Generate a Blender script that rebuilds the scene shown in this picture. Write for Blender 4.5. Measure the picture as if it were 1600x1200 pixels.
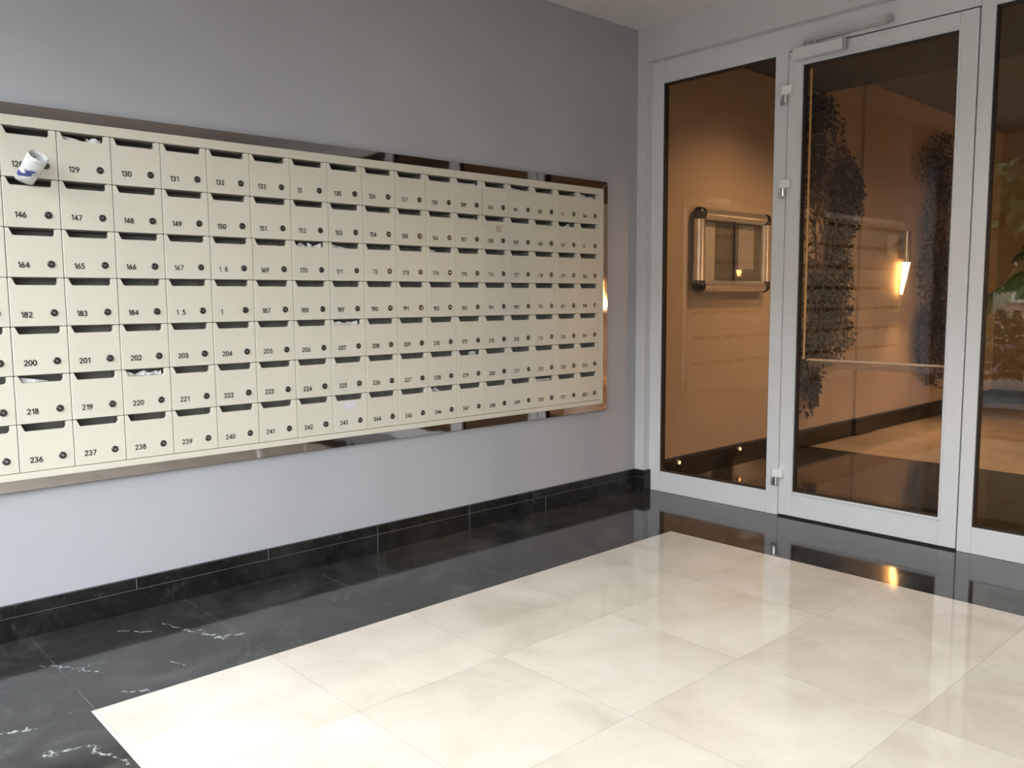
import bpy, bmesh, math, random
from mathutils import Vector, Matrix
for o in list(bpy.data.objects): bpy.data.objects.remove(o)
sc = bpy.context.scene
C = sc.collection
random.seed(11)

# ------------------------------------------------------------------ camera
YAW, PITCH, ROLL = -0.8277, -0.0999, -0.0064
f = Vector((math.sin(YAW)*math.cos(PITCH), math.cos(YAW)*math.cos(PITCH), math.sin(PITCH)))
r = Vector((math.cos(YAW), -math.sin(YAW), 0)); u = r.cross(f)
r2 = math.cos(ROLL)*r + math.sin(ROLL)*u
u2 = -math.sin(ROLL)*r + math.cos(ROLL)*u
cam_d = bpy.data.cameras.new('camera'); cam = bpy.data.objects.new('camera', cam_d); C.objects.link(cam)
m = Matrix((r2, u2, -f)).transposed().to_4x4(); m.translation = Vector((3.595, -4.428, 1.284))
cam.matrix_world = m
cam_d.sensor_fit = 'HORIZONTAL'; cam_d.sensor_width = 36; cam_d.lens = 36*1320.9/1600
cam_d.clip_start = .02
sc.camera = cam

# ------------------------------------------------------------------ world, daylight, exposure
SKY = 14.6
w = bpy.data.worlds.new('sky'); sc.world = w; w.use_nodes = True
wn = w.node_tree.nodes; wl = w.node_tree.links
bg = wn['Background']
bg.inputs['Color'].default_value = (0.89, 0.945, 1.0, 1); bg.inputs['Strength'].default_value = SKY
pl = bpy.data.lights.new('daylight_portal', 'AREA'); pl.shape = 'RECTANGLE'; pl.size = 5.7; pl.size_y = 2.7
pl.cycles.is_portal = True
po = bpy.data.objects.new('daylight_portal', pl); C.objects.link(po)
po.location = (2.86, -4.95, 1.35); po.rotation_euler = (math.radians(90), 0, 0)   # faces +y into the hall
sc.view_settings.view_transform = 'Standard'; sc.view_settings.look = 'None'
sc.view_settings.gamma = 1; sc.view_settings.use_curve_mapping = False
sc.view_settings.exposure = 0.0
sc.cycles.sample_clamp_indirect = 6
sc.cycles.max_bounces = 12; sc.cycles.diffuse_bounces = 5; sc.cycles.transparent_max_bounces = 16
sc.cycles.caustics_reflective = False; sc.cycles.caustics_refractive = False

# ------------------------------------------------------------------ node helpers
def mat(name):
    m = bpy.data.materials.new(name); m.use_nodes = True
    return m, m.node_tree.nodes, m.node_tree.links, m.node_tree.nodes['Principled BSDF']
def rgba(c): return (c[0], c[1], c[2], 1)
def mixc(n, l, fac, a, b, blend='MIX'):
    x = n.new('ShaderNodeMix'); x.data_type = 'RGBA'; x.blend_type = blend
    for s, v in ((x.inputs[0], fac), (x.inputs[6], a), (x.inputs[7], b)):
        if hasattr(v, 'links'): l.new(v, s)
        elif isinstance(v, (int, float)): s.default_value = v
        else: s.default_value = rgba(v)
    return x.outputs[2]
def math_(n, l, op, a, b=None, c=None):
    x = n.new('ShaderNodeMath'); x.operation = op
    for s, v in zip(x.inputs, (a, b, c)):
        if v is None: continue
        if hasattr(v, 'links'): l.new(v, s)
        else: s.default_value = v
    return x.outputs[0]
def ramp(n, l, fac, stops):
    x = n.new('ShaderNodeValToRGB'); l.new(fac, x.inputs[0])
    e = x.color_ramp.elements
    while len(e) < len(stops): e.new(.5)
    for i, (p, c) in enumerate(stops):
        e[i].position = p; e[i].color = rgba(c) if not isinstance(c, (int, float)) else (c, c, c, 1)
    return x.outputs[0]
def noise(n, l, vec, scale, detail=4, rough=.55, dist=0, dim='3D'):
    x = n.new('ShaderNodeTexNoise'); x.inputs['Scale'].default_value = scale
    x.inputs['Detail'].default_value = detail; x.inputs['Roughness'].default_value = rough
    x.inputs['Distortion'].default_value = dist
    if vec is not None: l.new(vec, x.inputs['Vector'])
    return x.outputs['Fac']
def bump(n, l, bs, h, strength=.2, dist=.002):
    b = n.new('ShaderNodeBump'); b.inputs['Strength'].default_value = strength; b.inputs['Distance'].default_value = dist
    l.new(h, b.inputs['Height']); l.new(b.outputs[0], bs.inputs['Normal'])
def objco(n): return n.new('ShaderNodeTexCoord').outputs['Object']

def simple(name, col, rough=.5, metal=0, var=.06, vscale=6, bmp=0, bscale=60, spec=.5, coat=0):
    m, n, l, b = mat(name); co = objco(n)
    nz = noise(n, l, co, vscale)
    k = ramp(n, l, nz, [(.3, tuple(c*(1-var) for c in col)), (.7, tuple(min(1, c*(1+var)) for c in col))])
    l.new(k, b.inputs['Base Color'])
    b.inputs['Roughness'].default_value = rough; b.inputs['Metallic'].default_value = metal
    b.inputs['Specular IOR Level'].default_value = spec
    b.inputs['Coat Weight'].default_value = coat
    if bmp: bump(n, l, b, noise(n, l, co, bscale), bmp, .001)
    return m
M = {}
M['wall'] = simple('wall_paint_grey', (.40, .40, .42), .62, var=.03, vscale=2.2, bmp=.25, bscale=160, spec=.3)
M['wall_end'] = simple('wall_paint_pale_grey', (.62, .615, .615), .55, var=.03, vscale=2.2, bmp=.2, bscale=160, spec=.3)
M['ceiling'] = simple('ceiling_paint', (.80, .765, .74), .8, var=.02, spec=.2)
M['frame'] = simple('door_frame_powder_coat', (.70, .695, .705), .33, var=.02, spec=.45)
M['gap'] = simple('rubber_seal', (.018, .017, .017), .7)
M['cream'] = simple('cream_enamel', (.64, .60, .50), .30, var=.015, vscale=9, spec=.45)
M['housing'] = simple('mailbox_housing_steel', (.34, .32, .27), .6)
M['lockmetal'] = simple('lock_dark_nickel', (.10, .095, .09), .28, metal=.85)
M['lockcore'] = simple('lock_bright_nickel', (.62, .60, .57), .22, metal=1)
M['black'] = simple('black_plastic', (.012, .012, .013), .35)
M['ink'] = simple('number_ink', (.045, .042, .04), .6)
M['ink_sheen_worn'] = simple('number_ink_sheen_worn', (.26, .245, .22), .6)  # sheen over one column of numbers put into paler ink; one is worn
M['steel'] = simple('satin_steel', (.62, .61, .60), .28, metal=1)
M['hinge'] = simple('hinge_white_metal', (.90, .895, .89), .3, metal=0)
M['chrome_s'] = simple('polished_chrome', (.80, .79, .78), .06, metal=1)
M['alu'] = simple('brushed_aluminium', (.74, .74, .73), .30, metal=.85, bmp=.1, bscale=300)
M['brass'] = simple('warm_brass', (.95, .76, .42), .4, metal=.4)
M['paper'] = simple('paper_white', (.72, .70, .66), .7)
M['paper_dim'] = simple('paper_grey', (.50, .50, .50), .7)
M['felt'] = simple('notice_backing', (.20, .19, .16), .9)
M['lobbywall'] = simple('lobby_paint_tan', (.42, .35, .265), .6, var=.05, vscale=1.6, bmp=.25, bscale=120, spec=.3)
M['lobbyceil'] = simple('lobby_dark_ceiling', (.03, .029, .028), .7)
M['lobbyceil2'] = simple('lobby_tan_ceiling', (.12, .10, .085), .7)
M['pot'] = simple('terracotta_pot', (.30, .13, .07), .6, bmp=.2)
M['soil'] = simple('potting_soil', (.03, .02, .015), .95, bmp=.5)
M['bark'] = simple('palm_bark', (.10, .065, .04), .85, bmp=.6, bscale=40)
M['leaf'] = simple('palm_leaf', (.035, .09, .03), .45, var=.3)
M['leaf_dark'] = simple('leafy_shape_dark', (.032, .018, .012), .7, var=.4)
M['tree'] = simple('tree_leaf', (.055, .10, .035), .6, var=.35)
M['pave'] = simple('street_paving', (.09, .088, .084), .85, var=.15)
M['tape'] = simple('sticker_lilac', (.66, .62, .66), .5)
M['tape2'] = simple('sticker_residue', (.50, .40, .33), .6, var=.2, vscale=120)

def emis(name, col, s):
    m, n, l, b = mat(name)
    b.inputs['Base Color'].default_value = rgba(col); b.inputs['Emission Color'].default_value = rgba(col)
    b.inputs['Emission Strength'].default_value = s
    return m
M['glow'] = emis('lamp_glass_lit', (1.0, .60, .24), 26)

# mirror trim: polished steel, slightly wavy
m_, n, l, b = mat('mirror_polished_steel')
b.inputs['Base Color'].default_value = (.42, .40, .39, 1); b.inputs['Metallic'].default_value = 1; b.inputs['Roughness'].default_value = .035
bump(n, l, b, noise(n, l, objco(n), 5, 1), .25, .004); M['mirror'] = m_

# panes: see-through with a Schlick reflection, bronze tint
def pane_mat(name, tint, f0=.07, rough=0.0):
    m = bpy.data.materials.new(name); m.use_nodes = True; n = m.node_tree.nodes; l = m.node_tree.links
    n.remove(n['Principled BSDF']); out = n['Material Output']
    g = n.new('ShaderNodeNewGeometry')
    d = n.new('ShaderNodeVectorMath'); d.operation = 'DOT_PRODUCT'
    l.new(g.outputs['Incoming'], d.inputs[0]); l.new(g.outputs['Normal'], d.inputs[1])
    c = math_(n, l, 'ABSOLUTE', d.outputs['Value'])
    k = math_(n, l, 'POWER', math_(n, l, 'SUBTRACT', 1.0, c), 5.0)
    fr = math_(n, l, 'MULTIPLY_ADD', k, 1-f0, f0)
    t = n.new('ShaderNodeBsdfTransparent'); t.inputs[0].default_value = rgba(tint)
    gl = n.new('ShaderNodeBsdfGlossy'); gl.inputs['Roughness'].default_value = rough; gl.inputs['Color'].default_value = (1, 1, 1, 1)
    mx = n.new('ShaderNodeMixShader'); l.new(fr, mx.inputs[0]); l.new(t.outputs[0], mx.inputs[1]); l.new(gl.outputs[0], mx.inputs[2])
    l.new(mx.outputs[0], out.inputs[0])
    return m
M['glass'] = pane_mat('bronze_glass', (.88, .79, .70), .030)
M['clear'] = pane_mat('clear_glass', (.97, .98, .98), .035)
M['cabglass'] = pane_mat('cabinet_glass', (.92, .92, .90), .05)

# ---- stone
def grid_mask(n, l, co, x0, y0, pitch, wd):
    s = n.new('ShaderNodeSeparateXYZ'); l.new(co, s.inputs[0])
    outs = []; cells = []
    for ax, o0 in ((0, x0), (1, y0)):
        t = math_(n, l, 'DIVIDE', math_(n, l, 'SUBTRACT', s.outputs[ax], o0), pitch)
        cells.append(math_(n, l, 'FLOOR', t))
        fr = math_(n, l, 'FRACT', t)
        dd = math_(n, l, 'MINIMUM', fr, math_(n, l, 'SUBTRACT', 1.0, fr))
        outs.append(math_(n, l, 'LESS_THAN', dd, wd/pitch))
    cb = n.new('ShaderNodeCombineXYZ'); l.new(cells[0], cb.inputs[0]); l.new(cells[1], cb.inputs[1])
    wnz = n.new('ShaderNodeTexWhiteNoise'); wnz.noise_dimensions = '3D'; l.new(cb.outputs[0], wnz.inputs['Vector'])
    return math_(n, l, 'MAXIMUM', outs[0], outs[1]), wnz.outputs['Value'], wnz.outputs['Color']

def beige_stone(name, warm=1.0):
    m, n, l, b = mat(name); co = objco(n)
    g, rv, rc = grid_mask(n, l, co, .798, -.672, .6, .0008)
    off = n.new('ShaderNodeVectorMath'); off.operation = 'MULTIPLY_ADD'; l.new(rc, off.inputs[0]); off.inputs[1].default_value = (7, 7, 7); l.new(co, off.inputs[2])
    v = off.outputs[0]
    big = noise(n, l, v, 2.6, 5, .6, .6)
    base = ramp(n, l, big, [(.32, (.53, .465, .385)), (.52, (.61, .55, .47)), (.7, (.66, .605, .53))])
    tone = ramp(n, l, rv, [(0, .93), (1, 1.0)])
    base = mixc(n, l, 1.0, base, tone, 'MULTIPLY')
    # thin wandering veins, a few
    vn = noise(n, l, v, 3.2, 6, .62, 1.2)
    dv = math_(n, l, 'ABSOLUTE', math_(n, l, 'SUBTRACT', vn, .5))
    vein = ramp(n, l, dv, [(0, 1.0), (.006, 0.0)])
    msk = ramp(n, l, noise(n, l, v, 4.5, 2), [(.56, 0.0), (.68, .45)])
    vv = mixc(n, l, 1.0, vein, msk, 'MULTIPLY')
    base = mixc(n, l, vv, base, (.50, .44, .37))
    # a few dark pits
    vo = n.new('ShaderNodeTexVoronoi'); vo.inputs['Scale'].default_value = 3.1; l.new(v, vo.inputs['Vector'])
    pit = math_(n, l, 'LESS_THAN', vo.outputs['Distance'], .012)
    base = mixc(n, l, math_(n, l, 'MULTIPLY', pit, .7), base, (.22, .20, .18))
    seam = mixc(n, l, math_(n, l, 'MULTIPLY', g, ramp(n, l, noise(n, l, co, 3.0, 2), [(.3, .35), (.65, .9)])), base, (.22, .20, .17))
    l.new(seam, b.inputs['Base Color'])
    b.inputs['Roughness'].default_value = .06; b.inputs['Specular IOR Level'].default_value = .55
    bump(n, l, b, noise(n, l, co, 14, 2), .06, .001)
    return m
M['beige'] = beige_stone('beige_marble')

def black_stone(name, tile=True, splash=True):
    m, n, l, b = mat(name); co = objco(n)
    sx = n.new('ShaderNodeSeparateXYZ'); l.new(co, sx.inputs[0])
    big = noise(n, l, co, 2.6, 7, .68, 1.0)
    base = ramp(n, l, big, [(.30, (.014, .0138, .013)), (.50, (.028, .0275, .026)), (.72, (.066, .0645, .060))])
    fine = noise(n, l, co, 30, 7, .75, .4)
    base = mixc(n, l, ramp(n, l, fine, [(.56, 0.0), (.82, .55)]), base, (.11, .108, .10))
    mp = n.new('ShaderNodeMapping'); mp.inputs['Rotation'].default_value = (0, 0, .6); mp.inputs['Scale'].default_value = (1.0, 2.2, 1.0); l.new(co, mp.inputs[0])
    vn = noise(n, l, mp.outputs[0], 2.3, 8, .68, 1.6)
    dv = math_(n, l, 'ABSOLUTE', math_(n, l, 'SUBTRACT', vn, .5))
    vein = ramp(n, l, dv, [(0, 1.0), (.006, 0.0)])
    msk = ramp(n, l, noise(n, l, co, 3.4, 3), [(.60, 0.0), (.68, .55)])
    base = mixc(n, l, mixc(n, l, 1.0, vein, msk, 'MULTIPLY'), base, (.26, .26, .25))
    if splash:
        # pale fossil veins at their places in the tiles: short ragged strokes
        warp = n.new('ShaderNodeTexNoise'); warp.inputs['Scale'].default_value = 17; warp.inputs['Detail'].default_value = 6; warp.inputs['Roughness'].default_value = .75
        l.new(co, warp.inputs['Vector'])
        w1 = n.new('ShaderNodeVectorMath'); w1.operation = 'SUBTRACT'; l.new(warp.outputs['Color'], w1.inputs[0]); w1.inputs[1].default_value = (.5, .5, .5)
        w2 = n.new('ShaderNodeVectorMath'); w2.operation = 'MULTIPLY_ADD'; l.new(w1.outputs[0], w2.inputs[0]); w2.inputs[1].default_value = (.11, .11, 0); l.new(co, w2.inputs[2])
        sw = n.new('ShaderNodeSeparateXYZ'); l.new(w2.outputs[0], sw.inputs[0])
        gap = ramp(n, l, noise(n, l, co, 42, 4, .7), [(.44, 0.0), (.56, 1.0)])
        wid = ramp(n, l, noise(n, l, co, 55, 5, .8), [(.35, .15), (.65, 2.2)])
        for (xa, ya, xb, yb, wd) in ((.20, -3.40, .28, -3.32, .005), (.25, -3.24, .37, -3.205, .0035), (.37, -3.21, .44, -3.17, .005),
                                     (.42, -3.17, .53, -3.14, .011), (.52, -3.14, .545, -3.07, .007), (.75, -3.56, .79, -3.51, .005),
                                     (1.05, -3.75, 1.20, -3.71, .006), (.79, -3.91, .80, -3.86, .008), (.62, -3.36, .67, -3.33, .003), (.34, -3.70, .52, -3.58, .003), (1.0, -3.86, 1.02, -3.80, .009)):
            dx, dy = xb-xa, yb-ya; L = math.hypot(dx, dy); dx /= L; dy /= L
            ux = math_(n, l, 'SUBTRACT', sw.outputs[0], xa); uy = math_(n, l, 'SUBTRACT', sw.outputs[1], ya)
            t = math_(n, l, 'ADD', math_(n, l, 'MULTIPLY', ux, dx), math_(n, l, 'MULTIPLY', uy, dy))
            v = math_(n, l, 'ABSOLUTE', math_(n, l, 'SUBTRACT', math_(n, l, 'MULTIPLY', uy, dx), math_(n, l, 'MULTIPLY', ux, dy)))
            e = math_(n, l, 'ABSOLUTE', math_(n, l, 'SUBTRACT', t, L/2))
            k = math_(n, l, 'MULTIPLY', math_(n, l, 'LESS_THAN', v, math_(n, l, 'MULTIPLY', wid, wd*.8)), math_(n, l, 'LESS_THAN', e, L/2+.02))
            base = mixc(n, l, math_(n, l, 'MULTIPLY', math_(n, l, 'MULTIPLY', k, gap), .65), base, (.48, .48, .47))
    if tile:
        t = math_(n, l, 'FRACT', math_(n, l, 'DIVIDE', math_(n, l, 'ADD', sx.outputs[1], .672), .6))
        d = math_(n, l, 'MINIMUM', t, math_(n, l, 'SUBTRACT', 1.0, t))
        g = math_(n, l, 'MULTIPLY', math_(n, l, 'LESS_THAN', d, .0017), math_(n, l, 'LESS_THAN', sx.outputs[0], .82))
        g = math_(n, l, 'MULTIPLY', g, math_(n, l, 'LESS_THAN', sx.outputs[1], -1.0))
        base = mixc(n, l, math_(n, l, 'MULTIPLY', g, ramp(n, l, noise(n, l, co, 5, 2), [(.35, .1), (.65, .9)])), base, (.16, .155, .145))
    l.new(base, b.inputs['Base Color'])
    b.inputs['Roughness'].default_value = .07; b.inputs['Specular IOR Level'].default_value = .45
    bump(n, l, b, noise(n, l, co, 12, 2), .05, .001)
    return m
M['blackstone'] = black_stone('black_marble_tiles')
M['skirt'] = black_stone('black_marble_skirting', tile=False, splash=False)
for _e in [x for x in M['skirt'].node_tree.nodes if x.type == 'VALTORGB'][0].color_ramp.elements: _e.color = tuple(c*.45 for c in _e.color[:3])+(1,)
_b = M['skirt'].node_tree.nodes['Principled BSDF']; _b.inputs['Roughness'].default_value = .22; _b.inputs['Specular IOR Level'].default_value = .3
M['groove'] = simple('pale_grout', (.25, .25, .245), .7)

# newspaper: grey print lines and a blue block
def print_mat(name, blue=True):
    m, n, l, b = mat(name); co = objco(n)
    mp = n.new('ShaderNodeMapping'); mp.inputs['Scale'].default_value = (1, 1, 6); l.new(co, mp.inputs[0])
    a = noise(n, l, mp.outputs[0], 130, 2)
    k = mixc(n, l, ramp(n, l, a, [(.52, 0.0), (.60, .65)]), (.70, .70, .69), (.16, .17, .22))
    big = noise(n, l, co, 26, 1)
    k = mixc(n, l, ramp(n, l, big, [(.50, 0.0), (.54, 1.0)]), (.74, .735, .72), k)
    if blue:
        k = mixc(n, l, ramp(n, l, noise(n, l, co, 22, 1), [(.64, 0.0), (.67, 1.0)]), k, (.07, .08, .26))
    l.new(k, b.inputs['Base Color']); b.inputs['Roughness'].default_value = .6
    return m
M['news'] = print_mat('newspaper_print'); M['flyer'] = print_mat('flyer_print', False)

# ------------------------------------------------------------------ mesh helpers
class MB:
    def __init__(s): s.v = []; s.f = []; s.mi = []; s.sm = []
    def add(s, vs, fs, mi=0, smooth=False):
        o = len(s.v); s.v += [tuple(x) for x in vs]
        for q in fs: s.f.append([i+o for i in q]); s.mi.append(mi); s.sm.append(smooth)
        return s
    def box(s, x0, x1, y0, y1, z0, z1, mi=0):
        vs = [(x, y, z) for z in (z0, z1) for y in (y0, y1) for x in (x0, x1)]
        return s.add(vs, [(0,2,3,1), (4,5,7,6), (0,1,5,4), (2,6,7,3), (0,4,6,2), (1,3,7,5)], mi)
    def tube(s, path, rad, seg=12, mi=0, cap=True, smooth=True):
        path = [Vector(p) for p in path]; rads = rad if isinstance(rad, (list, tuple)) else [rad]*len(path)
        rings = []
        t0 = (path[1]-path[0]).normalized(); a = t0.orthogonal().normalized()
        for i, p in enumerate(path):
            t = (path[min(i+1, len(path)-1)]-path[max(i-1, 0)]).normalized()
            a = (a-t*a.dot(t)).normalized(); bb = t.cross(a)
            rings.append([p+(a*math.cos(2*math.pi*k/seg)+bb*math.sin(2*math.pi*k/seg))*rads[i] for k in range(seg)])
        vs = [x for rg in rings for x in rg]; fs = []
        for i in range(len(path)-1):
            for k in range(seg):
                fs.append((i*seg+k, i*seg+(k+1) % seg, (i+1)*seg+(k+1) % seg, (i+1)*seg+k))
        s.add(vs, fs, mi, smooth)
        if cap:
            s.add(rings[0], [tuple(range(seg))[::-1]], mi); s.add(rings[-1], [tuple(range(seg))], mi)
        return s
    def lathe(s, prof, seg=24, cx=0, cy=0, mi=0, smooth=True):
        vs = [(cx+rr*math.cos(2*math.pi*k/seg), cy+rr*math.sin(2*math.pi*k/seg), z) for rr, z in prof for k in range(seg)]
        fs = [(i*seg+k, i*seg+(k+1) % seg, (i+1)*seg+(k+1) % seg, (i+1)*seg+k) for i in range(len(prof)-1) for k in range(seg)]
        return s.add(vs, fs, mi, smooth)
    def ring(s, y0, y1, z0, z1, wy, wz, x0, x1, mi=0, wt=None):
        wt = wz if wt is None else wt
        """rectangular ring in the yz plane, mitred"""
        o = [(y0, z0), (y1, z0), (y1, z1), (y0, z1)]; i = [(y0+wy, z0+wz), (y1-wy, z0+wz), (y1-wy, z1-wt), (y0+wy, z1-wt)]
        for k in range(4):
            k2 = (k+1) % 4
            q = [o[k], o[k2], i[k2], i[k]]
            vs = [(x0, a, c) for a, c in q]+[(x1, a, c) for a, c in q]
            s.add(vs, [(0,3,2,1), (4,5,6,7), (0,1,5,4), (1,2,6,5), (2,3,7,6), (3,0,4,7)], mi)
        return s
    def build(s, name, mats, parent=None, bevel=0, seg=2):
        me = bpy.data.meshes.new(name); me.from_pydata(s.v, [], s.f)
        if not isinstance(mats, (list, tuple)): mats = [mats]
        for q in mats: me.materials.append(q)
        me.polygons.foreach_set('material_index', s.mi); me.polygons.foreach_set('use_smooth', s.sm)
        bm = bmesh.new(); bm.from_mesh(me)
        bmesh.ops.recalc_face_normals(bm, faces=bm.faces); bm.to_mesh(me); bm.free()
        me.update()
        o = bpy.data.objects.new(name, me); C.objects.link(o)
        if parent: o.parent = parent
        if bevel:
            b = o.modifiers.new('bevel', 'BEVEL'); b.width = bevel; b.segments = seg; b.limit_method = 'ANGLE'; b.angle_limit = .6
        return o
def B(*a): return MB().box(*a)
def empty(name, loc=(0, 0, 0), rz=0):
    o = bpy.data.objects.new(name, None); C.objects.link(o); o.location = loc; o.rotation_euler.z = rz
    o.empty_display_size = .1
    return o
def tag(o, label, cat, group=None):
    o['label'] = label; o['category'] = cat
    if group: o['group'] = group
    return o
def struct(o): o['kind'] = 'structure'; return o
def copy_tree(o, parent=None):
    c = o.copy(); C.objects.link(c); c.parent = parent
    for ch in list(KIDS(o)): copy_tree(ch, c)
    return c
def KIDS(o): return [x for x in C.objects if x.parent == o]

# ------------------------------------------------------------------ setting
XR = 5.73; ZC = 3.0; YF = -4.80; LY = 6.8
MY0, MY1, MZ0, MZ1 = -3.90, -.36, .61, 1.975          # hole in the wall for the mailboxes
s = MB()
s.box(-.30, 0, YF, MY0, 0, ZC); s.box(-.30, 0, MY1, .055, 0, ZC)
s.box(-.30, 0, MY0, MY1, 0, MZ0); s.box(-.30, 0, MY0, MY1, MZ1, ZC); s.box(-.30, -.26, MY0, MY1, MZ0, MZ1)
struct(s.build('wall_left', M['wall']))
struct(B(XR, XR+.2, YF, .05, 0, ZC).build('wall_right', M['wall']))
struct(B(-.3, XR+.2, YF-.15, .15, ZC, ZC+.2).build('ceiling', M['ceiling']))
s = MB(); s.box(0, XR, 0, .15, 2.79, ZC); s.box(0, .075, 0, .15, 0, 2.79)
struct(s.build('wall_end', M['wall_end']))
s = MB(); s.box(-.3, XR+.2, YF-.15, YF, 2.79, ZC); s.box(-.3, .12, YF-.15, YF, 0, 2.79); s.box(XR-.1, XR+.2, YF-.15, YF, 0, 2.79)
struct(s.build('wall_front', M['wall_end']))
# floors: black marble border around the beige field, thickness below zero
bx0, bx1, by0, by1 = .815, 4.998, -3.685, -.686
s = MB(); s.box(-.3, bx0, YF, .055, -.1, 0); s.box(bx1, XR+.2, YF, .055, -.1, 0)
s.box(bx0, bx1, by1, .055, -.1, 0); s.box(bx0, bx1, YF, by0, -.1, 0)
struct(s.build('floor', M['blackstone']))
struct(B(bx0, bx1, by0, by1, -.1, 0).build('floor_beige_field', M['beige']))
s = MB(); s.box(-.3, XR+.2, .055, 2.36, -.1, 0)
struct(s.build('floor_lobby_dark', M['blackstone']))
struct(B(-.3, XR+.2, 2.36, LY+.2, -.1, 0).build('floor_lobby_beige', M['beige']))
# lobby shell
struct(B(-.3, 0, .055, LY+.2, 0, 3.5).build('wall_lobby_left', M['lobbywall']))
struct(B(0, .022, 3.18, 3.48, .16, 3.2).build('trim_1', M['lobbywall'], bevel=.003))
struct(B(XR, XR+.2, .15, LY+.2, 0, 3.5).build('wall_lobby_right', M['lobbywall']))
struct(B(0, XR, LY, LY+.2, 0, 3.5).build('wall_lobby_far', M['lobbywall']))
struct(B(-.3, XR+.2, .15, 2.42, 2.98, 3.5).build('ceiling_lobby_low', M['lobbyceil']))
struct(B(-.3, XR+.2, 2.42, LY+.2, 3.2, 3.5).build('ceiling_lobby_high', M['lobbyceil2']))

def skirting(name, pts, seams=()):
    """black marble skirting: tall lower course, pale groove, upper course; pts = boxes in plan (x0,x1,y0,y1) with offsets out of the wall"""
    s = MB()
    for (x0, x1, y0, y1, nx, ny) in pts:
        def sh(d):
            return (x0, x1+nx*d, y0-ny*d if ny > 0 else y0, y1)
        a = sh(0); s.box(a[0], a[1], a[2], a[3], 0, .090, 0)
        a2 = (x0, x1-nx*.003, y0+(ny*.003), y1)
        s.box(a2[0], a2[1], a2[2], a2[3], .090, .0925, 1)
        s.box(a[0], a[1], a[2], a[3], .0925, .139, 0)
    for (y, z0, z1) in seams: s.box(.0181, .0187, y-.0009, y+.0009, z0, z1, 1)
    return struct(s.build(name, [M['skirt'], M['groove']], bevel=.0025, seg=2))
skirting('baseboard_left', [(0, .018, YF, .0, 1, 0)],
         seams=[(-3.27, .094, .1375), (-2.68, .094, .1375), (-2.08, .0, .1375), (-1.47, .0, .1375), (-.87, .0, .09)])
s = MB()
s.box(.018, .093, -.018, .0, 0, .090, 0); s.box(.018, .090, -.015, .0, .090, .0925, 1); s.box(.018, .093, -.018, .0, .0925, .139, 0)
s.box(.075, .093, .0, .054, 0, .090, 0); s.box(.075, .090, .0, .054, .090, .0925, 1); s.box(.075, .093, .0, .054, .0925, .139, 0)
struct(s.build('baseboard_end', [M['skirt'], M['groove']], bevel=.002))
struct(B(XR-.018, XR, YF, 0, 0, .139).build('baseboard_right', M['skirt'], bevel=.003))
s = MB(); s.box(0, .018, .16, 3.18, 0, .16); s.box(0, .040, 3.16, 3.50, 0, .165); s.box(0, .018, 3.50, LY, 0, .16)
struct(s.build('baseboard_lobby_left', M['skirt'], bevel=.003))
struct(B(.018, XR, LY-.018, LY, 0, .16).build('baseboard_lobby_far', M['skirt'], bevel=.003))

# ------------------------------------------------------------------ glazed end wall
G = .055          # front face of the frames
def window(name, x0, x1, z0=0, z1=2.79, l=.085, rr=.08, t=.14, bt=.135, y=G, yd=.06, inner=.012, glass='glass', lw=None):
    """fixed light: frame (own mesh), rubber seal, pane"""
    e = struct(empty(name, ((x0+x1)/2, y+yd/2, 0)))
    ox, oy = e.location.x, e.location.y
    s = MB()
    s.box(x0-ox, x0+l-ox, y-oy, y+yd-oy, z0, z1); s.box(x1-rr-ox, x1-ox, y-oy, y+yd-oy, z0, z1)
    s.box(x0+l-ox, x1-rr-ox, y+.0005-oy, y+yd-oy, z1-t, z1); s.box(x0+l-ox, x1-rr-ox, y+.0005-oy, y+yd-oy, z0, z0+bt)
    s.build('window_frame', M['frame'], e, bevel=.003)
    a, b_, c, d = x0+l-ox, x1-rr-ox, z0+bt, z1-t
    s = MB(); k = .006
    for q in ((a, a+k, c, d), (b_-k, b_, c, d), (a, b_, c, c+k), (a, b_, d-k, d)):
        s.box(q[0], q[1], y+.010-oy, y+yd-.008-oy, q[2], q[3])
    s.build('rubber_seal', M['gap'], e)
    B(a+.001, b_-.001, y+.030-oy, y+.036-oy, c+.001, d-.001).build('pane', M[glass], e)
    return e
window('window_1', .0755, 1.035, l=.088, rr=.080)
window('window_2', 2.036, 2.98, l=.066, rr=.07)
window('window_3', 2.98, 3.80, l=.04, rr=.04)
window('window_4', 3.80, 4.62, l=.04, rr=.04)
window('window_5', 4.62, XR, l=.04, rr=.09)
# transom piece above the door (frame head)
struct(B(1.0352, 2.0358, G, G+.06, 2.662, 2.79).build('trim_2', M['frame'], bevel=.002))

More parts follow.
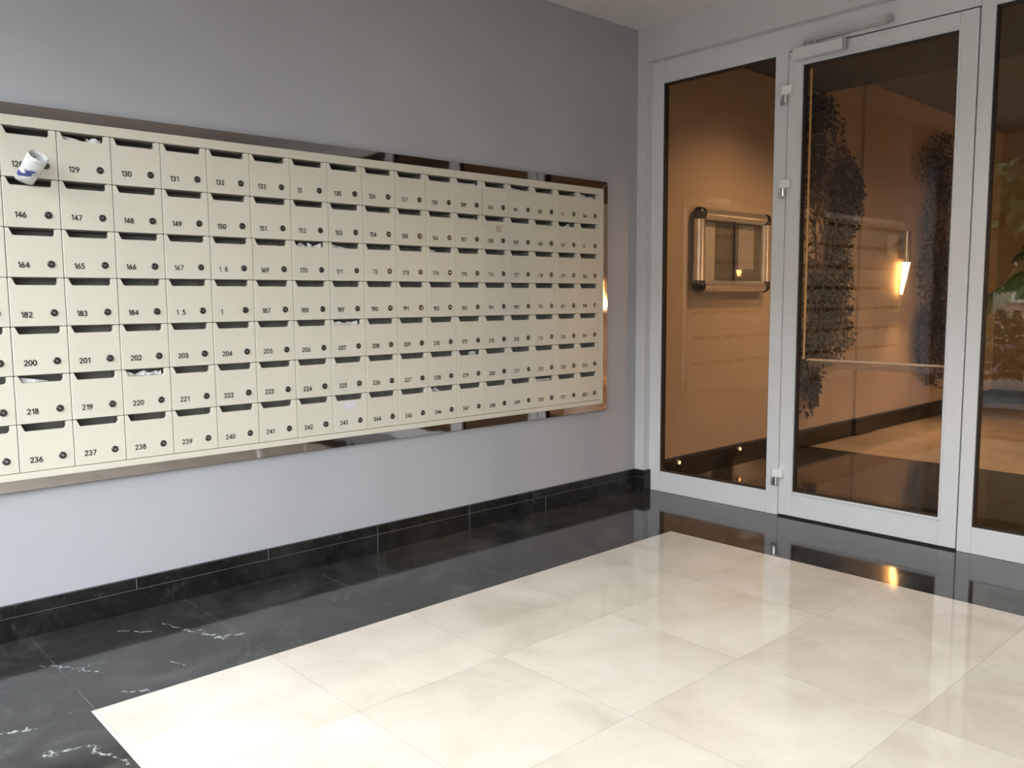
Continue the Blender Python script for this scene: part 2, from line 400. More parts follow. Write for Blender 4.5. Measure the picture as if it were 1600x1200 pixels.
def door(name, x0, x1, y, z1=2.655, z0=.010, st=.088, bt=.145, t=.085, flip=1, glass='glass'):
    e = struct(empty(name, (x0, y+.03, 0))); ox, oy = x0, y+.03
    s = MB()
    s.box(0, st, y-oy, y+.055-oy, z0, z1); s.box(x1-x0-st, x1-x0, y-oy, y+.055-oy, z0, z1)
    s.box(st, x1-x0-st, y+.0006-oy, y+.055-oy, z0, z0+bt); s.box(st, x1-x0-st, y+.0006-oy, y+.055-oy, z1-t, z1)
    s.build('door_frame', M['frame'], e, bevel=.003)
    a, b_, c, d = st, x1-x0-st, z0+bt, z1-t; k = .006; s = MB()
    for q in ((a, a+k, c, d), (b_-k, b_, c, d), (a, b_, c, c+k), (a, b_, d-k, d)):
        s.box(q[0], q[1], y+.008-oy, y+.047-oy, q[2], q[3])
    # raised glazing bead around the pane
    s.build('rubber_seal', M['gap'], e)
    s = MB(); k = .012
    for q in ((a-k, a, c-k, d+k), (b_, b_+k, c-k, d+k), (a, b_, c-k, c), (a, b_, d, d+k)):
        s.box(q[0], q[1], y-.005-oy, y+.001-oy, q[2], q[3])
    s.build('glazing_bead', M['frame'], e, bevel=.002)
    B(a+.001, b_-.001, y+.025-oy, y+.031-oy, c+.001, d-.001).build('pane', M[glass], e)
    return e
D0, D1 = 1.0405, 2.0310
dr = door('door_1', D0, D1, G-.004)
ox, oy = D0, G-.004+.03
yf = G-.004-oy                                          # door face in local y
# dark rebate behind the door gap
s = MB(); s.box(-.0050, 1.0-.0045, .03, .045, 0.004, 2.662)
for k_ in ((-.0050, .0, ), (D1-D0, D1-D0+.0045)):
    pass
sl = MB(); sl.box(-.0048, -.0004, -.012, .02, .006, 2.66); sl.box(D1-D0+.0004, D1-D0+.0048, -.012, .02, .006, 2.66); sl.box(0, D1-D0, -.012, .02, 2.6555, 2.661)
sl.box(0, D1-D0, -.018, .018, .0005, .0095)
sl.build('gap_seal', M['gap'], dr)
# hinges
def hinge(z):
    h = B(-.026, .036, yf-.030, yf-.001, z-.002, z+.044).build('hinge', M['hinge'], dr, bevel=.003)
    q = MB(); q.tube([(-.008, yf-.016, z-.048), (-.008, yf-.016, z-.002)], .0125, 16); q.build('hinge_pin', M['chrome_s'], h)
    B(-.040, -.019, yf-.015, yf+.002, z-.056, z-.014).build('hinge_plate', M['steel'], h, bevel=.002)
for z in (2.425, 1.905, .235): hinge(z)
# door closer with its slide arm
cl = B(.045, .335, yf-.050, yf-.0012, 2.592, 2.655).build('door_closer', M['frame'], dr, bevel=.005)
B(.336, .346, yf-.044, yf-.008, 2.597, 2.650).build('end_cap', M['steel'], cl, bevel=.002)
q = MB(); q.box(.13, .57, yf-.043, yf-.026, 2.672, 2.686, 0); q.box(.552, .580, yf-.043, yf+.004, 2.686, 2.712, 0)
q.tube([(.17, yf-.033, 2.654), (.17, yf-.033, 2.690)], .010, 12); q.build('closer_arm', M['steel'], cl, bevel=.0015)
q = MB(); q.tube([(.108, yf-.033, 2.668), (.108, yf-.033, 2.690)], .008, 10); q.build('screw', M['steel'], cl)
# push bar and upright pull rod on the lobby side
yb = G+.075-oy
pb = MB(); pb.tube([(.125, yb, .926), (D1-D0-.10, yb, .926)], .0065, 12)
pb.tube([(.132, .02, .926), (.132, yb, .926)], .004, 10); pb.tube([(D1-D0-.11, .02, .926), (D1-D0-.11, yb, .926)], .004, 10)
pbo = pb.build('push_bar', M['hinge'], dr)
B(.125, D1-D0-.10, yb-.002, yb+.002, .884, .9205).build('push_plate', pane_mat('smoked_acrylic', (.80, .76, .72), .10), pbo)
q = MB(); q.tube([(.104, yb-.015, .93), (.104, yb-.015, 2.555)], .006, 12); q.tube([(.104, .02, .96), (.104, yb-.015, .96)], .004, 8); q.tube([(.104, .02, 2.52), (.104, yb-.015, 2.52)], .004, 8)
q.build('pull_rod', M['brass'], dr)

# street front behind the camera: the same kind of frames
FY = YF-.12
window('window_6', .12, 1.42, y=FY, glass='clear', l=.07, rr=.07)
window('window_7', 1.42, 2.52, y=FY, glass='clear', l=.07, rr=.07)
struct(B(2.5205, 3.6395, FY, FY+.06, 2.662, 2.79).build('trim_3', M['frame'], bevel=.002))
door('door_2', 2.525, 3.635, FY, glass='clear')
window('window_8', 3.64, XR-.1, y=FY, glass='clear', l=.07, rr=.07)

# ------------------------------------------------------------------ digits (stroke glyphs)
def arc(cx, cy, rx, ry, a0, a1, k=10):
    return [(cx+rx*math.cos(math.radians(a0+(a1-a0)*i/k)), cy+ry*math.sin(math.radians(a0+(a1-a0)*i/k))) for i in range(k+1)]
GL = {
 '0': [arc(.31, .5, .27, .46, 90, 450, 22)],
 '1': [[(.12, .78), (.34, .96), (.34, .03)]],
 '2': [arc(.30, .70, .23, .25, 165, -25, 10)+[(.08, .05), (.57, .05)]],
 '3': [arc(.28, .73, .21, .22, 150, -90, 10), arc(.28, .28, .25, .24, 90, -150, 11)],
 '4': [[(.46, .03), (.46, .95), (.05, .28), (.62, .28)]],
 '5': [[(.52, .94), (.18, .94), (.13, .56)]+arc(.27, .32, .27, .28, 115, -140, 12)],
 '6': [[(.42, .96), (.16, .56)]+arc(.31, .30, .25, .26, 150, -210, 18)],
 '7': [[(.07, .94), (.56, .94), (.22, .03)]],
 '8': [arc(.31, .74, .19, .20, 90, 450, 16), arc(.31, .28, .25, .25, 90, 450, 18)],
 '9': [arc(.31, .70, .25, .25, -30, 330, 18), [(.54, .60), (.22, .03)]],
}
def digits(txt, h, s, x, y0, z0, th=.175, adv=.74):
    yy = y0
    for ch in txt:
        if ch != ' ':
            for st in GL[ch]:
                pts = [(yy+a*h, z0+c*h) for a, c in st]; t = th*h/2
                for (a, c) in pts:
                    s.add([(x, a+t*math.cos(k*math.pi/4), c+t*math.sin(k*math.pi/4)) for k in range(8)], [tuple(range(8))])
                for (a, c), (a2, c2) in zip(pts, pts[1:]):
                    L = math.hypot(a2-a, c2-c)
                    if L < 1e-7: continue
                    nx, nz = -(c2-c)/L*t, (a2-a)/L*t
                    s.add([(x, a+nx, c+nz), (x, a2+nx, c2+nz), (x, a2-nx, c2-nz), (x, a-nx, c-nz)], [(0, 1, 2, 3)])
        yy += (adv if ch != '1' else adv*.72)*h

# ------------------------------------------------------------------ mailboxes
BW, BH = .1924, .18343
Y0 = -3.864; ZB = .643; XF = .030                       # door front plane
sur = tag(empty('mailbox_bank_surround', (0, -2.13, .57)), 'mirror-polished steel trim with cream inner border framing the whole bank of mailboxes', 'frame')
s = MB().ring(-3.952+2.13, -.313+2.13, .0, 2.012-.57, .050, .046, .0005, .020)
tr = s.build('mirror_trim', M['mirror'], sur, bevel=.002)
s = MB().ring(-3.9025+2.13, -.3625+2.13, .0455, 1.9665-.57, .0375, .0265, .0005, .0295, wt=.0385)
s.build('cream_border', M['cream'], sur, bevel=.002)
s = MB()
for y_, z_ in ((-.330, 1.990), (-.330, .590), (-3.935, 1.990), (-3.935, .590)):
    s = MB(); s.tube([(.018, y_+2.13, z_-.57), (.0235, y_+2.13, z_-.57)], [.006, .0045], 12); s.build('screw', M['chrome_s'], tr)

def door_mesh():
    w_, h_ = BW-.0022, BH-.0018
    nd = .0275
    def rnd(cx, cz, rr, a0, a1, k=4):
        return [(cx+rr*math.cos(math.radians(a0+(a1-a0)*i/k)), cz+rr*math.sin(math.radians(a0+(a1-a0)*i/k))) for i in range(k+1)]
    top = h_; bt = h_-nd
    out = [(0, 0), (w_, 0)]
    out += rnd(w_-.005, top-.005, .005, 0, 90)
    out += rnd(w_*.905, top-.006, .006, 90, 165)[0:]
    out += [(w_*.880, bt+.009)] + rnd(w_*.880-.010, bt+.008, .008, -15, -90)
    out += rnd(w_*.105+.010, bt+.008, .008, 270, 195)
    out += [(w_*.080, top-.006)] + rnd(w_*.080-.0065, top-.005, .005, 30, 90)
    out += rnd(.005, top-.005, .005, 90, 180)
    bm = bmesh.new()
    vs = [bm.verts.new((0, a, c)) for a, c in out]
    face = bm.faces.new(vs)
    if face.normal.x < 0: bmesh.ops.reverse_faces(bm, faces=[face])
    ex = bmesh.ops.extrude_face_region(bm, geom=[face])
    nv = [g for g in ex['geom'] if isinstance(g, bmesh.types.BMVert)]
    for v in nv: v.co.x -= .016
    bmesh.ops.recalc_face_normals(bm, faces=bm.faces)
    edges = [e for e in bm.edges if abs(e.verts[0].co.x) < 1e-6 and abs(e.verts[1].co.x) < 1e-6]
    bmesh.ops.bevel(bm, geom=edges, offset=.0022, segments=3, profile=.5, affect='EDGES')
    me = bpy.data.meshes.new('door'); bm.to_mesh(me); bm.free()
    me.materials.append(M['cream'])
    for p in me.polygons: p.use_smooth = False
    return me
DM = door_mesh()
proto = empty('mailbox', (XF, Y0, ZB))
dob = bpy.data.objects.new('door', DM); C.objects.link(dob); dob.parent = proto; dob.location = (0, .0011, .0009)
# housing: open-fronted shell behind the door
s = MB(); a0, a1, c0, c1, xb, xf = .0012, BW-.0012, .0012, BH-.0012, -.13, -.0165; t = .0008
s.box(xb, xf, a0, a0+t, c0, c1); s.box(xb, xf, a1-t, a1, c0, c1); s.box(xb, xf, a0, a1, c0, c0+t); s.box(xb, xf, a0, a1, c1-t, c1); s.box(xb, xb+t, a0, a1, c0, c1)
s.build('housing', M['housing'], proto)
ly, lz = BW*.775, BH*.275
s = MB(); s.tube([(-.012, ly, lz), (.0025, ly, lz), (.0045, ly, lz)], [.0135, .0135, .0105], 20, 0)
lo = s.build('lock', M['lockmetal'], proto)
s = MB(); s.tube([(.0043, ly, lz), (.0062, ly, lz)], [.0044, .0038], 14, 0)
co_ = s.build('lock_barrel', M['lockcore'], lo)
worn = {134: '13 ', 143: '14 ', 162: '16 ', 168: '1 8', 172: ' 72', 185: '1 5', 186: '1  '}
faint = {160, 178, 196, 214, 232, 250, 143}
rown = ['top row', 'second row from the top', 'third row from the top', 'middle row', 'third row from the bottom', 'second row from the bottom', 'bottom row']
extra = {128: 'behind the rolled newspaper', 129: 'with folded papers in its slot', 170: 'with crossed papers in its slot', 171: 'with pale paper in its slot',
         207: 'with crumpled papers in its slot', 218: 'with a pale leaflet in its slot', 220: 'with a folded flyer in its slot', 246: 'with a pointed paper corner in its slot',
         158: 'with a small square of sticker residue', 243: 'with a torn pale sticker under the slot', 146: 'holding the rolled newspaper', 174: 'with a grey leaflet in its slot'}
first = True
BOX = {}
for row in range(7):
    for col in range(18):
        num = 127+18*row+col
        if first: o = proto; first = False
        else: o = copy_tree(proto)
        o.name = 'mailbox'
        y_ = Y0+col*BW; z_ = ZB+(6-row)*BH
        o.location = (XF, y_, z_)
        lab = worn.get(num)
        if lab:
            txt = 'cream mailbox whose worn number reads "%s", just right of mailbox %d' % (''.join(lab.split()), num-1)
        else: txt = 'cream metal mailbox numbered %d, %s' % (num, rown[row])
        if lab: pass
        elif col == 17: txt += ', at the right end'
        elif col == 0: txt += ', at the left end'
        if num in extra and not lab: txt += ', '+extra[num]
        ws = txt.split()
        if len(ws) > 15: txt = txt.replace('cream metal mailbox', 'cream mailbox')
        tag(o, txt, 'mailbox', 'mailboxes in the wall bank')
        BOX[num] = (y_, z_, o)
rr_ = random.Random(4)
for num, (y_, z_, o) in BOX.items():
    for ch in KIDS(o):
        if ch.name.startswith('door'):
            # old doors hang a touch out of true
            ch.rotation_euler = (0, rr_.uniform(-.004, .004), rr_.uniform(-.010, .010))
            ch.location.x = rr_.uniform(-.0012, .0004)
    h = .0205; s = MB(); tx = worn.get(num, str(num))
    jit = rr_.uniform(-.0015, .0015)
    digits(tx, h, s, .0016, BW*.185, BH*.195+jit)
    no = s.build('number', M['ink_sheen_worn'] if num in faint else M['ink'], o)
for num, yy, zz, ww, hh, mt in ((243, .062, .112, .062, .036, 'tape'), (158, .098, .098, .036, .034, 'tape2')):
    y_, z_, o = BOX[num]; s = MB(); k = 9
    pts = [(yy+ww*i/k, zz+rr_.uniform(-.003, .002)) for i in range(k+1)]+[(yy+ww-ww*i/k, zz+hh+rr_.uniform(-.002, .003)) for i in range(k+1)]
    s.add([(.0013, a, c) for a, c in pts]+[(.0019, a, c) for a, c in pts], [tuple(range(len(pts)))[::-1], tuple(range(len(pts), 2*len(pts)))]+[(i, (i+1) % len(pts), len(pts)+(i+1) % len(pts), len(pts)+i) for i in range(len(pts))])
    q = s.build('sticker', M[mt], o); q['label'] = 'torn pale sticker' if num == 243 else 'square sticker residue'

# rolled newspaper sticking out of the slot of 146
y_, z_, _ = BOX[146]
base = Vector((.044, y_+.070, z_+BH-.014)); tip = Vector((.150, y_+.098, z_+BH+.066))
ax = (tip-base).normalized(); e1 = ax.cross(Vector((1, 0, 0))).normalized(); e2 = ax.cross(e1)
def roll(r0, r1, turns, th, L0=0, L1=1, seg=40, flare=0):
    vs = []; fs = []; nL = 8
    for j in range(nL+1):
        t = L0+(L1-L0)*j/nL; c = base+(tip-base)*t
        for k in range(seg+1):
            a = 2*math.pi*turns*k/seg; rad = (r0+(r1-r0)*k/seg)*(1-.10*(1-t)**2)
            for dd in (0, th):
                vs.append(c+e1*math.cos(a)*(rad+dd)*1.15+e2*math.sin(a)*(rad+dd)*(.42+.38*t**.6))
    st = (seg+1)*2
    for j in range(nL):
        for k in range(seg):
            A = j*st+k*2; Bq = A+2
            fs.append((A, Bq, Bq+st, A+st)); fs.append((A+1, A+1+st, Bq+1+st, Bq+1))
    for k in range(seg):
        A = nL*st+k*2; fs.append((A, A+2, A+3, A+1)); A = k*2; fs.append((A, A+1, A+3, A+2))
    return vs, fs
s = MB(); vs, fs = roll(.0275, .0315, 1.35, .0010, seg=60); s.add(vs, fs, 0, True)
ro = s.build('rolled_newspaper', M['news'])
# put origin of the roll at its base
tag(ro, 'rolled newspaper with blue print stuck in the slot of mailbox 146', 'newspaper')

# flyers and letters in the slots
def flyer(num, a0, a1, style, label, dz=0.0, mt='flyer'):
    y_, z_, _ = BOX[num]; s = MB(); zt = z_+BH-.0285; rr = random.Random(num); nx = 8
    W_ = a1-a0; top = []; 
    for i in range(nx+1):
        t = i/nx; y = y_+(a0+W_*t)*BW
        if style == 'wedge': h = .021*(1-t)**.8
        elif style == 'vee': h = .006+.016*abs(2*t-1)
        elif style == 'peak': h = .023*(1-abs(2*t-1))
        elif style == 'flat': h = .012
        else: h = .008+rr.random()*.013
        xo = .008+.006*math.sin(t*7+num)
        top.append((y, h+dz, xo))
    vs = []
    for th in (0, .0009):
        for y, h, xo in top:
            vs += [(xo-.05+th, y, zt-.05), (xo-.002+th, y, zt+.001), (xo+th-.006, y, zt+h)]
    n3 = (nx+1)*3; fs = []
    for i in range(nx):
        for j in range(2):
            A = i*3+j; fs.append((A, A+3, A+4, A+1)); fs.append((A+n3, A+1+n3, A+4+n3, A+3+n3))
        A = i*3+2; fs.append((A, A+3, A+3+n3, A+n3))
    s.add(vs, fs, 0, False)
    o = s.build('flyer', M[mt]); tag(o, label, 'flyer', 'papers sticking in the mailbox slots')
flyer(129, .10, .55, 'wedge', 'pale folded paper in the slot of mailbox 129, left part', mt='paper')
flyer(129, .58, .86, 'rand', 'grey crumpled paper in the slot of mailbox 129, right part')
flyer(170, .12, .50, 'peak', 'white printed paper in the slot of mailbox 170, left part')
flyer(170, .48, .84, 'vee', 'white printed paper in the slot of mailbox 170, right part')
flyer(171, .12, .58, 'wedge', 'pale grey leaflet in the slot of mailbox 171')
flyer(207, .14, .84, 'rand', 'crumpled printed papers in the slot of mailbox 207', mt='paper')
flyer(218, .10, .66, 'wedge', 'pale leaflet fanned out in the slot of mailbox 218')
flyer(220, .12, .50, 'vee', 'folded white flyer in the slot of mailbox 220', mt='paper')
flyer(220, .52, .84, 'rand', 'dark printed flyer in the slot of mailbox 220, right part')
flyer(246, .14, .46, 'peak', 'pointed pale paper corner in the slot of mailbox 246', mt='paper_dim')
flyer(139, .16, .80, 'flat', 'lilac grey letter in the slot of mailbox 139', mt='tape')
flyer(141, .14, .70, 'wedge', 'pale paper in the slot of mailbox 141', mt='paper_dim')
flyer(144, .12, .80, 'rand', 'crumpled paper in the slot of mailbox 144, upper right corner')
flyer(161, .50, .80, 'peak', 'small paper corner in the slot of mailbox 161')
flyer(157, .14, .80, 'flat', 'thin grey letter in the slot of mailbox 157', dz=-.003, mt='paper_dim')
flyer(174, .12, .50, 'wedge', 'grey leaflet in the slot of mailbox 174', mt='paper_dim')
flyer(229, .50, .82, 'rand', 'dull paper in the slot of mailbox 229', mt='paper_dim')
flyer(250, .20, .84, 'flat', 'grey letter in the slot of mailbox 250', mt='paper_dim')

# ------------------------------------------------------------------ lobby things
def sconce(name, x, y, z0, z1, nrm, label, power, rad=.038, glow=.31, tilt=.85, cone=146):
    """chrome half-tube wall lamp with a tapering lit glass below"""
    e = empty(name, (x, y, z0)); tag(e, label, 'wall lamp')
    n_ = Vector(nrm); t_ = Vector((-n_.y, n_.x, 0)); H = z1-z0
    bs = B(-.03, .03, -.03, .03, .05, H-.05)
    bp = MB(); c0 = n_*.006
    bp.add([c0+t_*a+n_*b+Vector((0, 0, c)) for c in (.04, H-.04) for a, b in ((-.03, -.006), (.03, -.006), (.03, .02), (-.03, .02))],
           [(0, 3, 2, 1), (4, 5, 6, 7), (0, 1, 5, 4), (1, 2, 6, 5), (2, 3, 7, 6), (3, 0, 4, 7)])
    bp.build('wall_plate', M['steel'], e)
    cx = n_*(rad+.02)
    sh = MB(); sh.tube([cx+Vector((0, 0, 0.0)), cx+Vector((0, 0, H))], rad, 28, 0, cap=False)
    sh.tube([cx+Vector((0, 0, 0.0)), cx+Vector((0, 0, H))], rad-.002, 28, 0, cap=False); sh.build('shade', M['chrome_s'], e)
    gl = MB(); gl.tube([cx+Vector((0, 0, .03)), cx+Vector((0, 0, -.01)), cx*.90-t_*.028+Vector((0, 0, -glow*.5)), cx*.80-t_*.065+Vector((0, 0, -glow))], [rad-.004, rad-.003, rad*.66, rad*.34], 20)
    gl.build('lit_glass', M['glow'], e)
    L = bpy.data.lights.new('bulb', 'SPOT'); L.energy = power; L.color = (1.0, .67, .40); L.shadow_soft_size = .02
    L.spot_size = math.radians(cone); L.spot_blend = 1.0
    lo_ = bpy.data.objects.new('bulb', L); C.objects.link(lo_); lo_.parent = e
    lo_.location = cx*.80-t_*.065+n_*.09+Vector((0, 0, -glow-.035))
    lo_.rotation_euler = (n_*tilt+Vector((0, 0, -1))).to_track_quat('-Z', 'Y').to_euler()
    return e
sconce('wall_sconce', 0, 4.08, 1.62, 1.92, (1, 0, 0), 'lit chrome tube wall lamp with glowing tapered glass, seen through the glass door', 60)
sconce('wall_sconce', XR, 6.05, 1.55, 1.85, (-1, 0, 0), 'lit chrome tube wall lamp on the far right lobby wall', 280, tilt=1.0, cone=146)
sconce('wall_sconce', 3.62, LY, 1.70, 2.00, (0, -1, 0), 'lit chrome tube wall lamp on the lobby wall facing the entrance', 160)
sconce('wall_sconce', XR, 2.2, 2.0, 2.3, (-1, 0, 0), 'unseen chrome tube lamp added on the right lobby wall near the glass partition', 150)  # added out of view to brighten the left lobby wall

# paper notice on the lobby wall
o = B(.0005, .0020, -.09, .09, 0, .19).build('paper_notice', M['paper_dim'], bevel=0); o.location = (0, 3.86, 1.685)
tag(o, 'small white paper notice on the lobby wall left of the lit wall lamp', 'notice')

# glazed notice cabinet
nb = tag(empty('notice_cabinet', (0, 1.06, 1.325)), 'aluminium notice cabinet with black corners and sliding glass on the lobby wall', 'notice board')
hw, H = .475, .595; dp = .085; rd = .043
B(.001, .030, -hw+.03, hw-.03, .03, H-.03).build('backing_board', M['felt'], nb)
s = MB(); cxx = .050
s.tube([(cxx, -hw+rd, .05), (cxx, -hw+rd, H-.05)], rd, 20); s.tube([(cxx, hw-rd, .05), (cxx, hw-rd, H-.05)], rd, 20)
s.tube([(cxx, -hw+.05, rd), (cxx, hw-.05, rd)], rd, 20); s.tube([(cxx, -hw+.05, H-rd), (cxx, hw-.05, H-rd)], rd, 20)
s.build('frame', M['alu'], nb)
for yy, zz in ((-hw+rd, rd), (hw-rd, rd), (-hw+rd, H-rd), (hw-rd, H-rd)):
    q = MB(); sy = 1 if yy < 0 else -1; sz = 1 if zz < H/2 else -1
    q.tube([(cxx, yy, zz+sz*.040), (cxx, yy, zz)], rd+.004, 20)
    q.lathe([((rd+.004)*math.cos(a_*math.pi/16), -sz*(rd+.004)*math.sin(a_*math.pi/16)+zz) for a_ in range(0, 9)], 20, cxx, yy)
    q.tube([(cxx, yy, zz), (cxx, yy+sy*.030, zz)], rd+.003, 18)
    q.build('corner_cap', M['black'], nb)
for a, b_, xx in ((-hw+.06, .006, .060), (-.006, hw-.06, .050)):
    g_ = B(xx, xx+.004, a, b_, .062, H-.062).build('sliding_pane', M['cabglass'], nb)
B(.0505, .0675, -.006, .006, .062, H-.062).build('meeting_stile', M['black'], nb)
for a, b_, c, d, mt in ((-.385, -.21, .07, .50, 'paper'), (.10, .31, .175, .50, 'paper_dim')):
    o = B(0, .0012, -(b_-a)/2, (b_-a)/2, 0, d-c).build('pinned_paper', M[mt]); o.location = (.0305, 1.06+(a+b_)/2, 1.325+c)
    tag(o, 'tall cream sheet pinned at the left inside the notice cabinet' if a < 0 else 'white printed sheet pinned at the right inside the notice cabinet', 'paper')

# warm glints on the lobby skirting, put in as small glowing discs
for yy, lb in ((.46, 'tiny glowing disc for a skirting glint behind the side window, nearer the corner'), (1.24, 'tiny glowing disc for a skirting glint behind the side window, nearer the door')):
    e = tag(empty('skirting_glint', (.018, yy, .10)), lb, 'glint', 'skirting glints')
    q = MB(); q.tube([(0, 0, 0.02), (.014, 0, .02)], [.022, .018], 16); q.build('housing', M['steel'], e)
    q = MB(); q.tube([(.0142, 0, .02), (.018, 0, .02)], [.012, .009], 12); q.build('glint_disc', emis('skirting_glint_glow', (1, .62, .3), 5), e)

# potted palm
def palm(x, y, label, h=1.25, nf=17, L=1.05, seed=3, az=None, pr=1.0, leaf='leaf', els=(.25, 1.25), wid=1.0):
    rr = random.Random(seed); e = tag(empty('potted_palm', (x, y, 0)), label, 'plant')
    q = MB().lathe([(a_*pr, b_) for a_, b_ in [(0, .0), (.15, .0), (.17, .05), (.20, .36), (.215, .36), (.215, .40), (.19, .40), (.185, .35), (0, .35)]], 28); q.build('pot', M['pot'], e)
    q = MB().lathe([(0, .37), (.10*pr, .372), (.186*pr, .365)], 20); q.build('soil', M['soil'], e)
    q = MB(); q.tube([(0, 0, .34), (.01, .01, .7), (-.01, .02, h)], [.045*pr, .04*pr, .035*pr], 12); q.build('trunk', M['bark'], e)
    for i in range(nf):
        a = 2*math.pi*i/nf*2.4+rr.uniform(-.2, .2) if az is None else rr.uniform(*az); el = rr.uniform(*els); q = MB(); l_ = L*rr.uniform(.8, 1.1)
        P = []; d = Vector((math.cos(a)*math.cos(el), math.sin(a)*math.cos(el), math.sin(el))); p = Vector((-.01, .02, h-.02)); n_ = 22
        for k in range(n_+1):
            P.append(p.copy()); p = p+d*(l_/n_); d = (d+Vector((0, 0, -.075-.05*k/n_))).normalized()
        q.tube(P, [.008*(1-.8*k/n_) for k in range(n_+1)], 6)
        for k in range(4, n_+1):
            for half in (0, .5):
                if k == n_ and half: continue
                p0 = P[k] if not half else (P[k]+P[k+1])/2
                t = (P[min(k+1, n_)]-P[k-1]).normalized(); sd = t.cross(Vector((0, 0, 1))).normalized()
                ll = .30*math.sin(math.pi*(.18+.78*k/n_))+.05
                for sg in (-1, 1):
                    dr_ = (sd*sg+t*.7+Vector((0, 0, -.35))).normalized(); w_ = t*.010*wid
                    m1 = p0+dr_*ll*.55+Vector((0, 0, .01)); m2 = p0+dr_*ll+Vector((0, 0, -ll*.28))
                    q.add([p0-w_*.6, p0+w_*.6, m1+w_, m1-w_, m2], [(0, 1, 2, 3), (3, 2, 4)])
        q.build('frond', M[leaf], e)
    return e
palm(1.72, 3.75, 'tall potted palm with drooping green fronds in the lobby behind the right-hand pane')

def leafy_shape(label, poly, n_, seed, px, pz0, lo=.5):  # leaves and stems fill the outline of a dark shape
    """dark leafy shape on the lobby wall, filled to a given outline: woody stems and layered small leaves"""
    rr = random.Random(seed); e = tag(empty('dark_leafy_shape', (0, px, pz0)), label, 'plant', 'dark leafy shapes on the lobby wall')
    def inside(y, z):
        c = False
        for (y1, z1), (y2, z2) in zip(poly, poly[1:]+poly[:1]):
            if (z1 > z) != (z2 > z) and y < (y2-y1)*(z-z1)/(z2-z1)+y1: c = not c
        return c
    ys = [p[0] for p in poly]; zs = [p[1] for p in poly]; q = MB(); k = 0
    cl = [(rr.uniform(min(ys), max(ys)), rr.uniform(min(zs), max(zs)), rr.uniform(.10, .24)) for _ in range(46)]
    while k < n_:
        cy, cz, cr = rr.choice(cl); y = rr.gauss(cy, cr*.6); z = rr.gauss(cz, cr)
        if not inside(y, z): continue
        if z < lo and rr.random() < .55: continue
        k += 1; x = rr.uniform(.035, .09); c = Vector((x, y-px, z-pz0))
        a = Vector((rr.uniform(0, .4), rr.uniform(-1, 1), rr.uniform(-1.2, .2))).normalized(); b_ = (Vector((1, 0, 0))+Vector((0, rr.uniform(-.5, .5), rr.uniform(-.5, .5)))).cross(a).normalized()
        L = rr.uniform(.032, .060)
        q.add([c, c+a*L*.45+b_*L*.24, c+a*L, c+a*L*.45-b_*L*.24], [(0, 1, 2, 3)])
    q.build('foliage', M['leaf_dark'], e)
    q = MB()
    for i in range(5):
        y = px+rr.uniform(-.12, .12); P = []
        z = min(zs)+.05
        while z < max(zs)-.15:
            P.append((.018+.008*math.sin(z*9+i), y-px, z-pz0)); z += .12; y += rr.uniform(-.05, .07)
            if not inside(y, z): y = px+(y-px)*.7
        q.tube(P, [.009*(1-.6*j/len(P)) for j in range(len(P))], 6)
    q.build('stem', M['bark'], e)
leafy_shape('dark reddish leafy shape on the lobby wall between notice cabinet and wall lamp',
        [(2.05, 2.94), (2.46, 2.95), (2.67, 2.8), (2.73, 2.57), (3.02, 2.38), (3.1, 2.16), (3.02, 1.96), (2.83, 1.73), (2.93, 1.48), (2.91, 1.08), (3.0, .91), (2.74, .72), (2.43, .7), (2.39, .55), (2.31, .3), (2.14, .29), (2.07, .78), (1.97, 2.63)], 6500, 21, 2.35, .20)
leafy_shape('dark reddish leafy shape on the lobby wall just beyond the lit wall lamp',
        [(4.51, 2.90), (5.25, 3.0), (5.44, .30), (5.01, .30), (4.54, .45), (4.38, .79), (4.46, 1.18), (4.34, 1.5), (4.48, 1.82), (4.40, 2.13), (4.25, 2.36), (4.31, 2.69)], 6000, 33, 4.85, .20)

# ------------------------------------------------------------------ street outside, behind the camera
struct(B(-30, 40, -60, YF-.15, -.25, -.12).build('ground_street', M['pave']))
struct(B(-.6, 7, YF-1.2, YF-.15, -.12, -.005).build('ground_doorstep', M['pave']))
def leafy(name, x, y, z0, rx, ry, rz, n_, label, cat, trunk=0, seed=1, size=.16):
    rr = random.Random(seed); e = tag(empty(name, (x, y, -.12)), label, cat)
    q = MB()
    for i in range(n_):
        while True:
            v = Vector((rr.uniform(-1, 1), rr.uniform(-1, 1), rr.uniform(-1, 1)))
            if .45 < v.length < 1: break
        v *= .8+.2*math.sin(v.x*9+seed)*math.cos(v.z*8)
        c = Vector((v.x*rx, v.y*ry, z0+rz+v.z*rz)); a = Vector((rr.uniform(-1, 1), rr.uniform(-1, 1), rr.uniform(-1, 1))).normalized(); b_ = a.orthogonal().normalized(); z_ = size*rr.uniform(.6, 1.2)
        q.add([c-a*z_, c+b_*z_*.5, c+a*z_, c-b_*z_*.5], [(0, 1, 2, 3)])
    q.build('foliage', M['tree'], e)
    if trunk:
        q = MB(); q.tube([(0, 0, 0), (.05, .03, z0*.5), (0, 0, z0+rz)], [trunk, trunk*.8, trunk*.4], 10); q.build('trunk', M['bark'], e)
leafy('tree', -3.5, -17, 1.2, 3.2, 1.2, 1.9, 3200, 'leafy street tree outside the entrance, beyond the hedge, left one', 'tree', .14, 5, .26)
leafy('tree', 1.8, -18, 1.4, 3.0, 1.2, 1.8, 3200, 'leafy street tree outside the entrance, beyond the hedge, middle one', 'tree', .16, 9, .26)
leafy('tree', -9.0, -16, 1.2, 3.2, 1.2, 1.9, 2600, 'leafy street tree outside the entrance, beyond the hedge, far one', 'tree', .16, 19, .26)
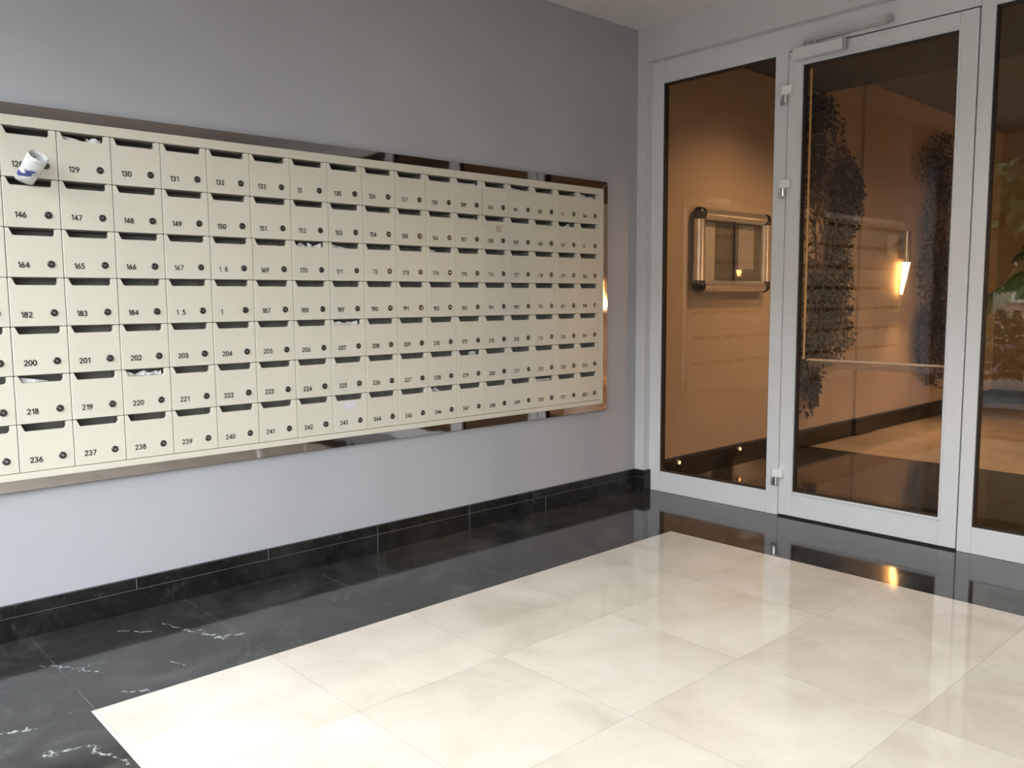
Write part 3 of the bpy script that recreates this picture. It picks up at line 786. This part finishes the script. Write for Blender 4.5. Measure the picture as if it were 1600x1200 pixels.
leafy('hedge', -.5, -9, .1, 3.2, .5, .6, 2200, 'low green hedge outside the entrance', 'hedge', 0, 3, .09)

# building across the street, added to block low sky and colour the reflections
bd = tag(empty('added_building', (-4, -24, -.12)), 'low brown building added across the street to block low sky, seen only in reflection', 'building')
B(-26, 26, -6, 0, 0, 7.2).build('wall', simple('brown_render', (.40, .32, .25), .85, var=.1), bd)
B(-26.2, 26.2, -6.2, .25, 7.2, 7.5).build('roof', M['felt'], bd)
for i in range(9):
    for k in range(2):
        x = -24+i*6
        q = MB(); q.box(x-1.1, x-1.0, .002, .06, 1.2+k*3.1, 3.0+k*3.1); q.box(x+1.0, x+1.1, .002, .06, 1.2+k*3.1, 3.0+k*3.1)
        q.box(x-1.0, x+1.0, .002, .06, 2.9+k*3.1, 3.0+k*3.1); q.box(x-1.0, x+1.0, .002, .06, 1.2+k*3.1, 1.3+k*3.1)
        wf = q.build('window', M['frame'], bd); B(x-1.0, x+1.0, .003, .02, 1.3+k*3.1, 2.9+k*3.1).build('window_pane', M['black'], wf)
# recessed ceiling downlights
def downlight(x, y, z, lb, grp, power, col, cone, aim=(0, 0, -1), face=4):
    e = tag(empty('ceiling_downlight', (x, y, z)), lb, 'ceiling lamp', grp)
    q = MB().lathe([(.075, -.001), (.10, -.001), (.10, -.008), (.075, -.012), (.070, -.004)], 28); q.build('rim', M['steel'], e)
    q = MB().lathe([(0, -.003), (.072, -.003)], 28); q.build('diffuser', emis('downlight_lit', col, face), e)
    L = bpy.data.lights.new('bulb', 'SPOT'); L.energy = power; L.color = col; L.shadow_soft_size = .06
    L.spot_size = math.radians(cone); L.spot_blend = .9
    lo_ = bpy.data.objects.new('bulb', L); C.objects.link(lo_); lo_.parent = e; lo_.location = (0, 0, -.03)
    lo_.rotation_euler = Vector(aim).to_track_quat('-Z', 'Y').to_euler()
hg = 'added fill downlights in the hall ceiling'  # unseen fill lamps added to brighten the far floor and door frames
downlight(2.75, -.95, 3.0, 'unseen fill downlight added in the hall ceiling, the one nearer the glass door', hg, 48, (1.0, .94, .87), 120)
downlight(2.75, -2.75, 3.0, 'unseen fill downlight added in the hall ceiling, the one nearer the street door', hg, 105, (1.0, .94, .87), 120)
downlight(4.3, -.95, 3.0, 'unseen fill downlight added in the hall ceiling, nearest the right wall', hg, 48, (1.0, .94, .87), 120)
lg = 'warm downlights in the lobby ceiling'
WC = (1.0, .68, .41)
downlight(1.10, .90, 2.98, 'round warm downlight in the lobby ceiling just inside the side window', lg, 125, WC, 116, (-.25, .06, -1), 3)
downlight(1.95, 1.75, 2.98, 'round warm downlight in the lobby ceiling just inside the glass door', lg, 170, WC, 104, (-.55, .25, -1), 3)
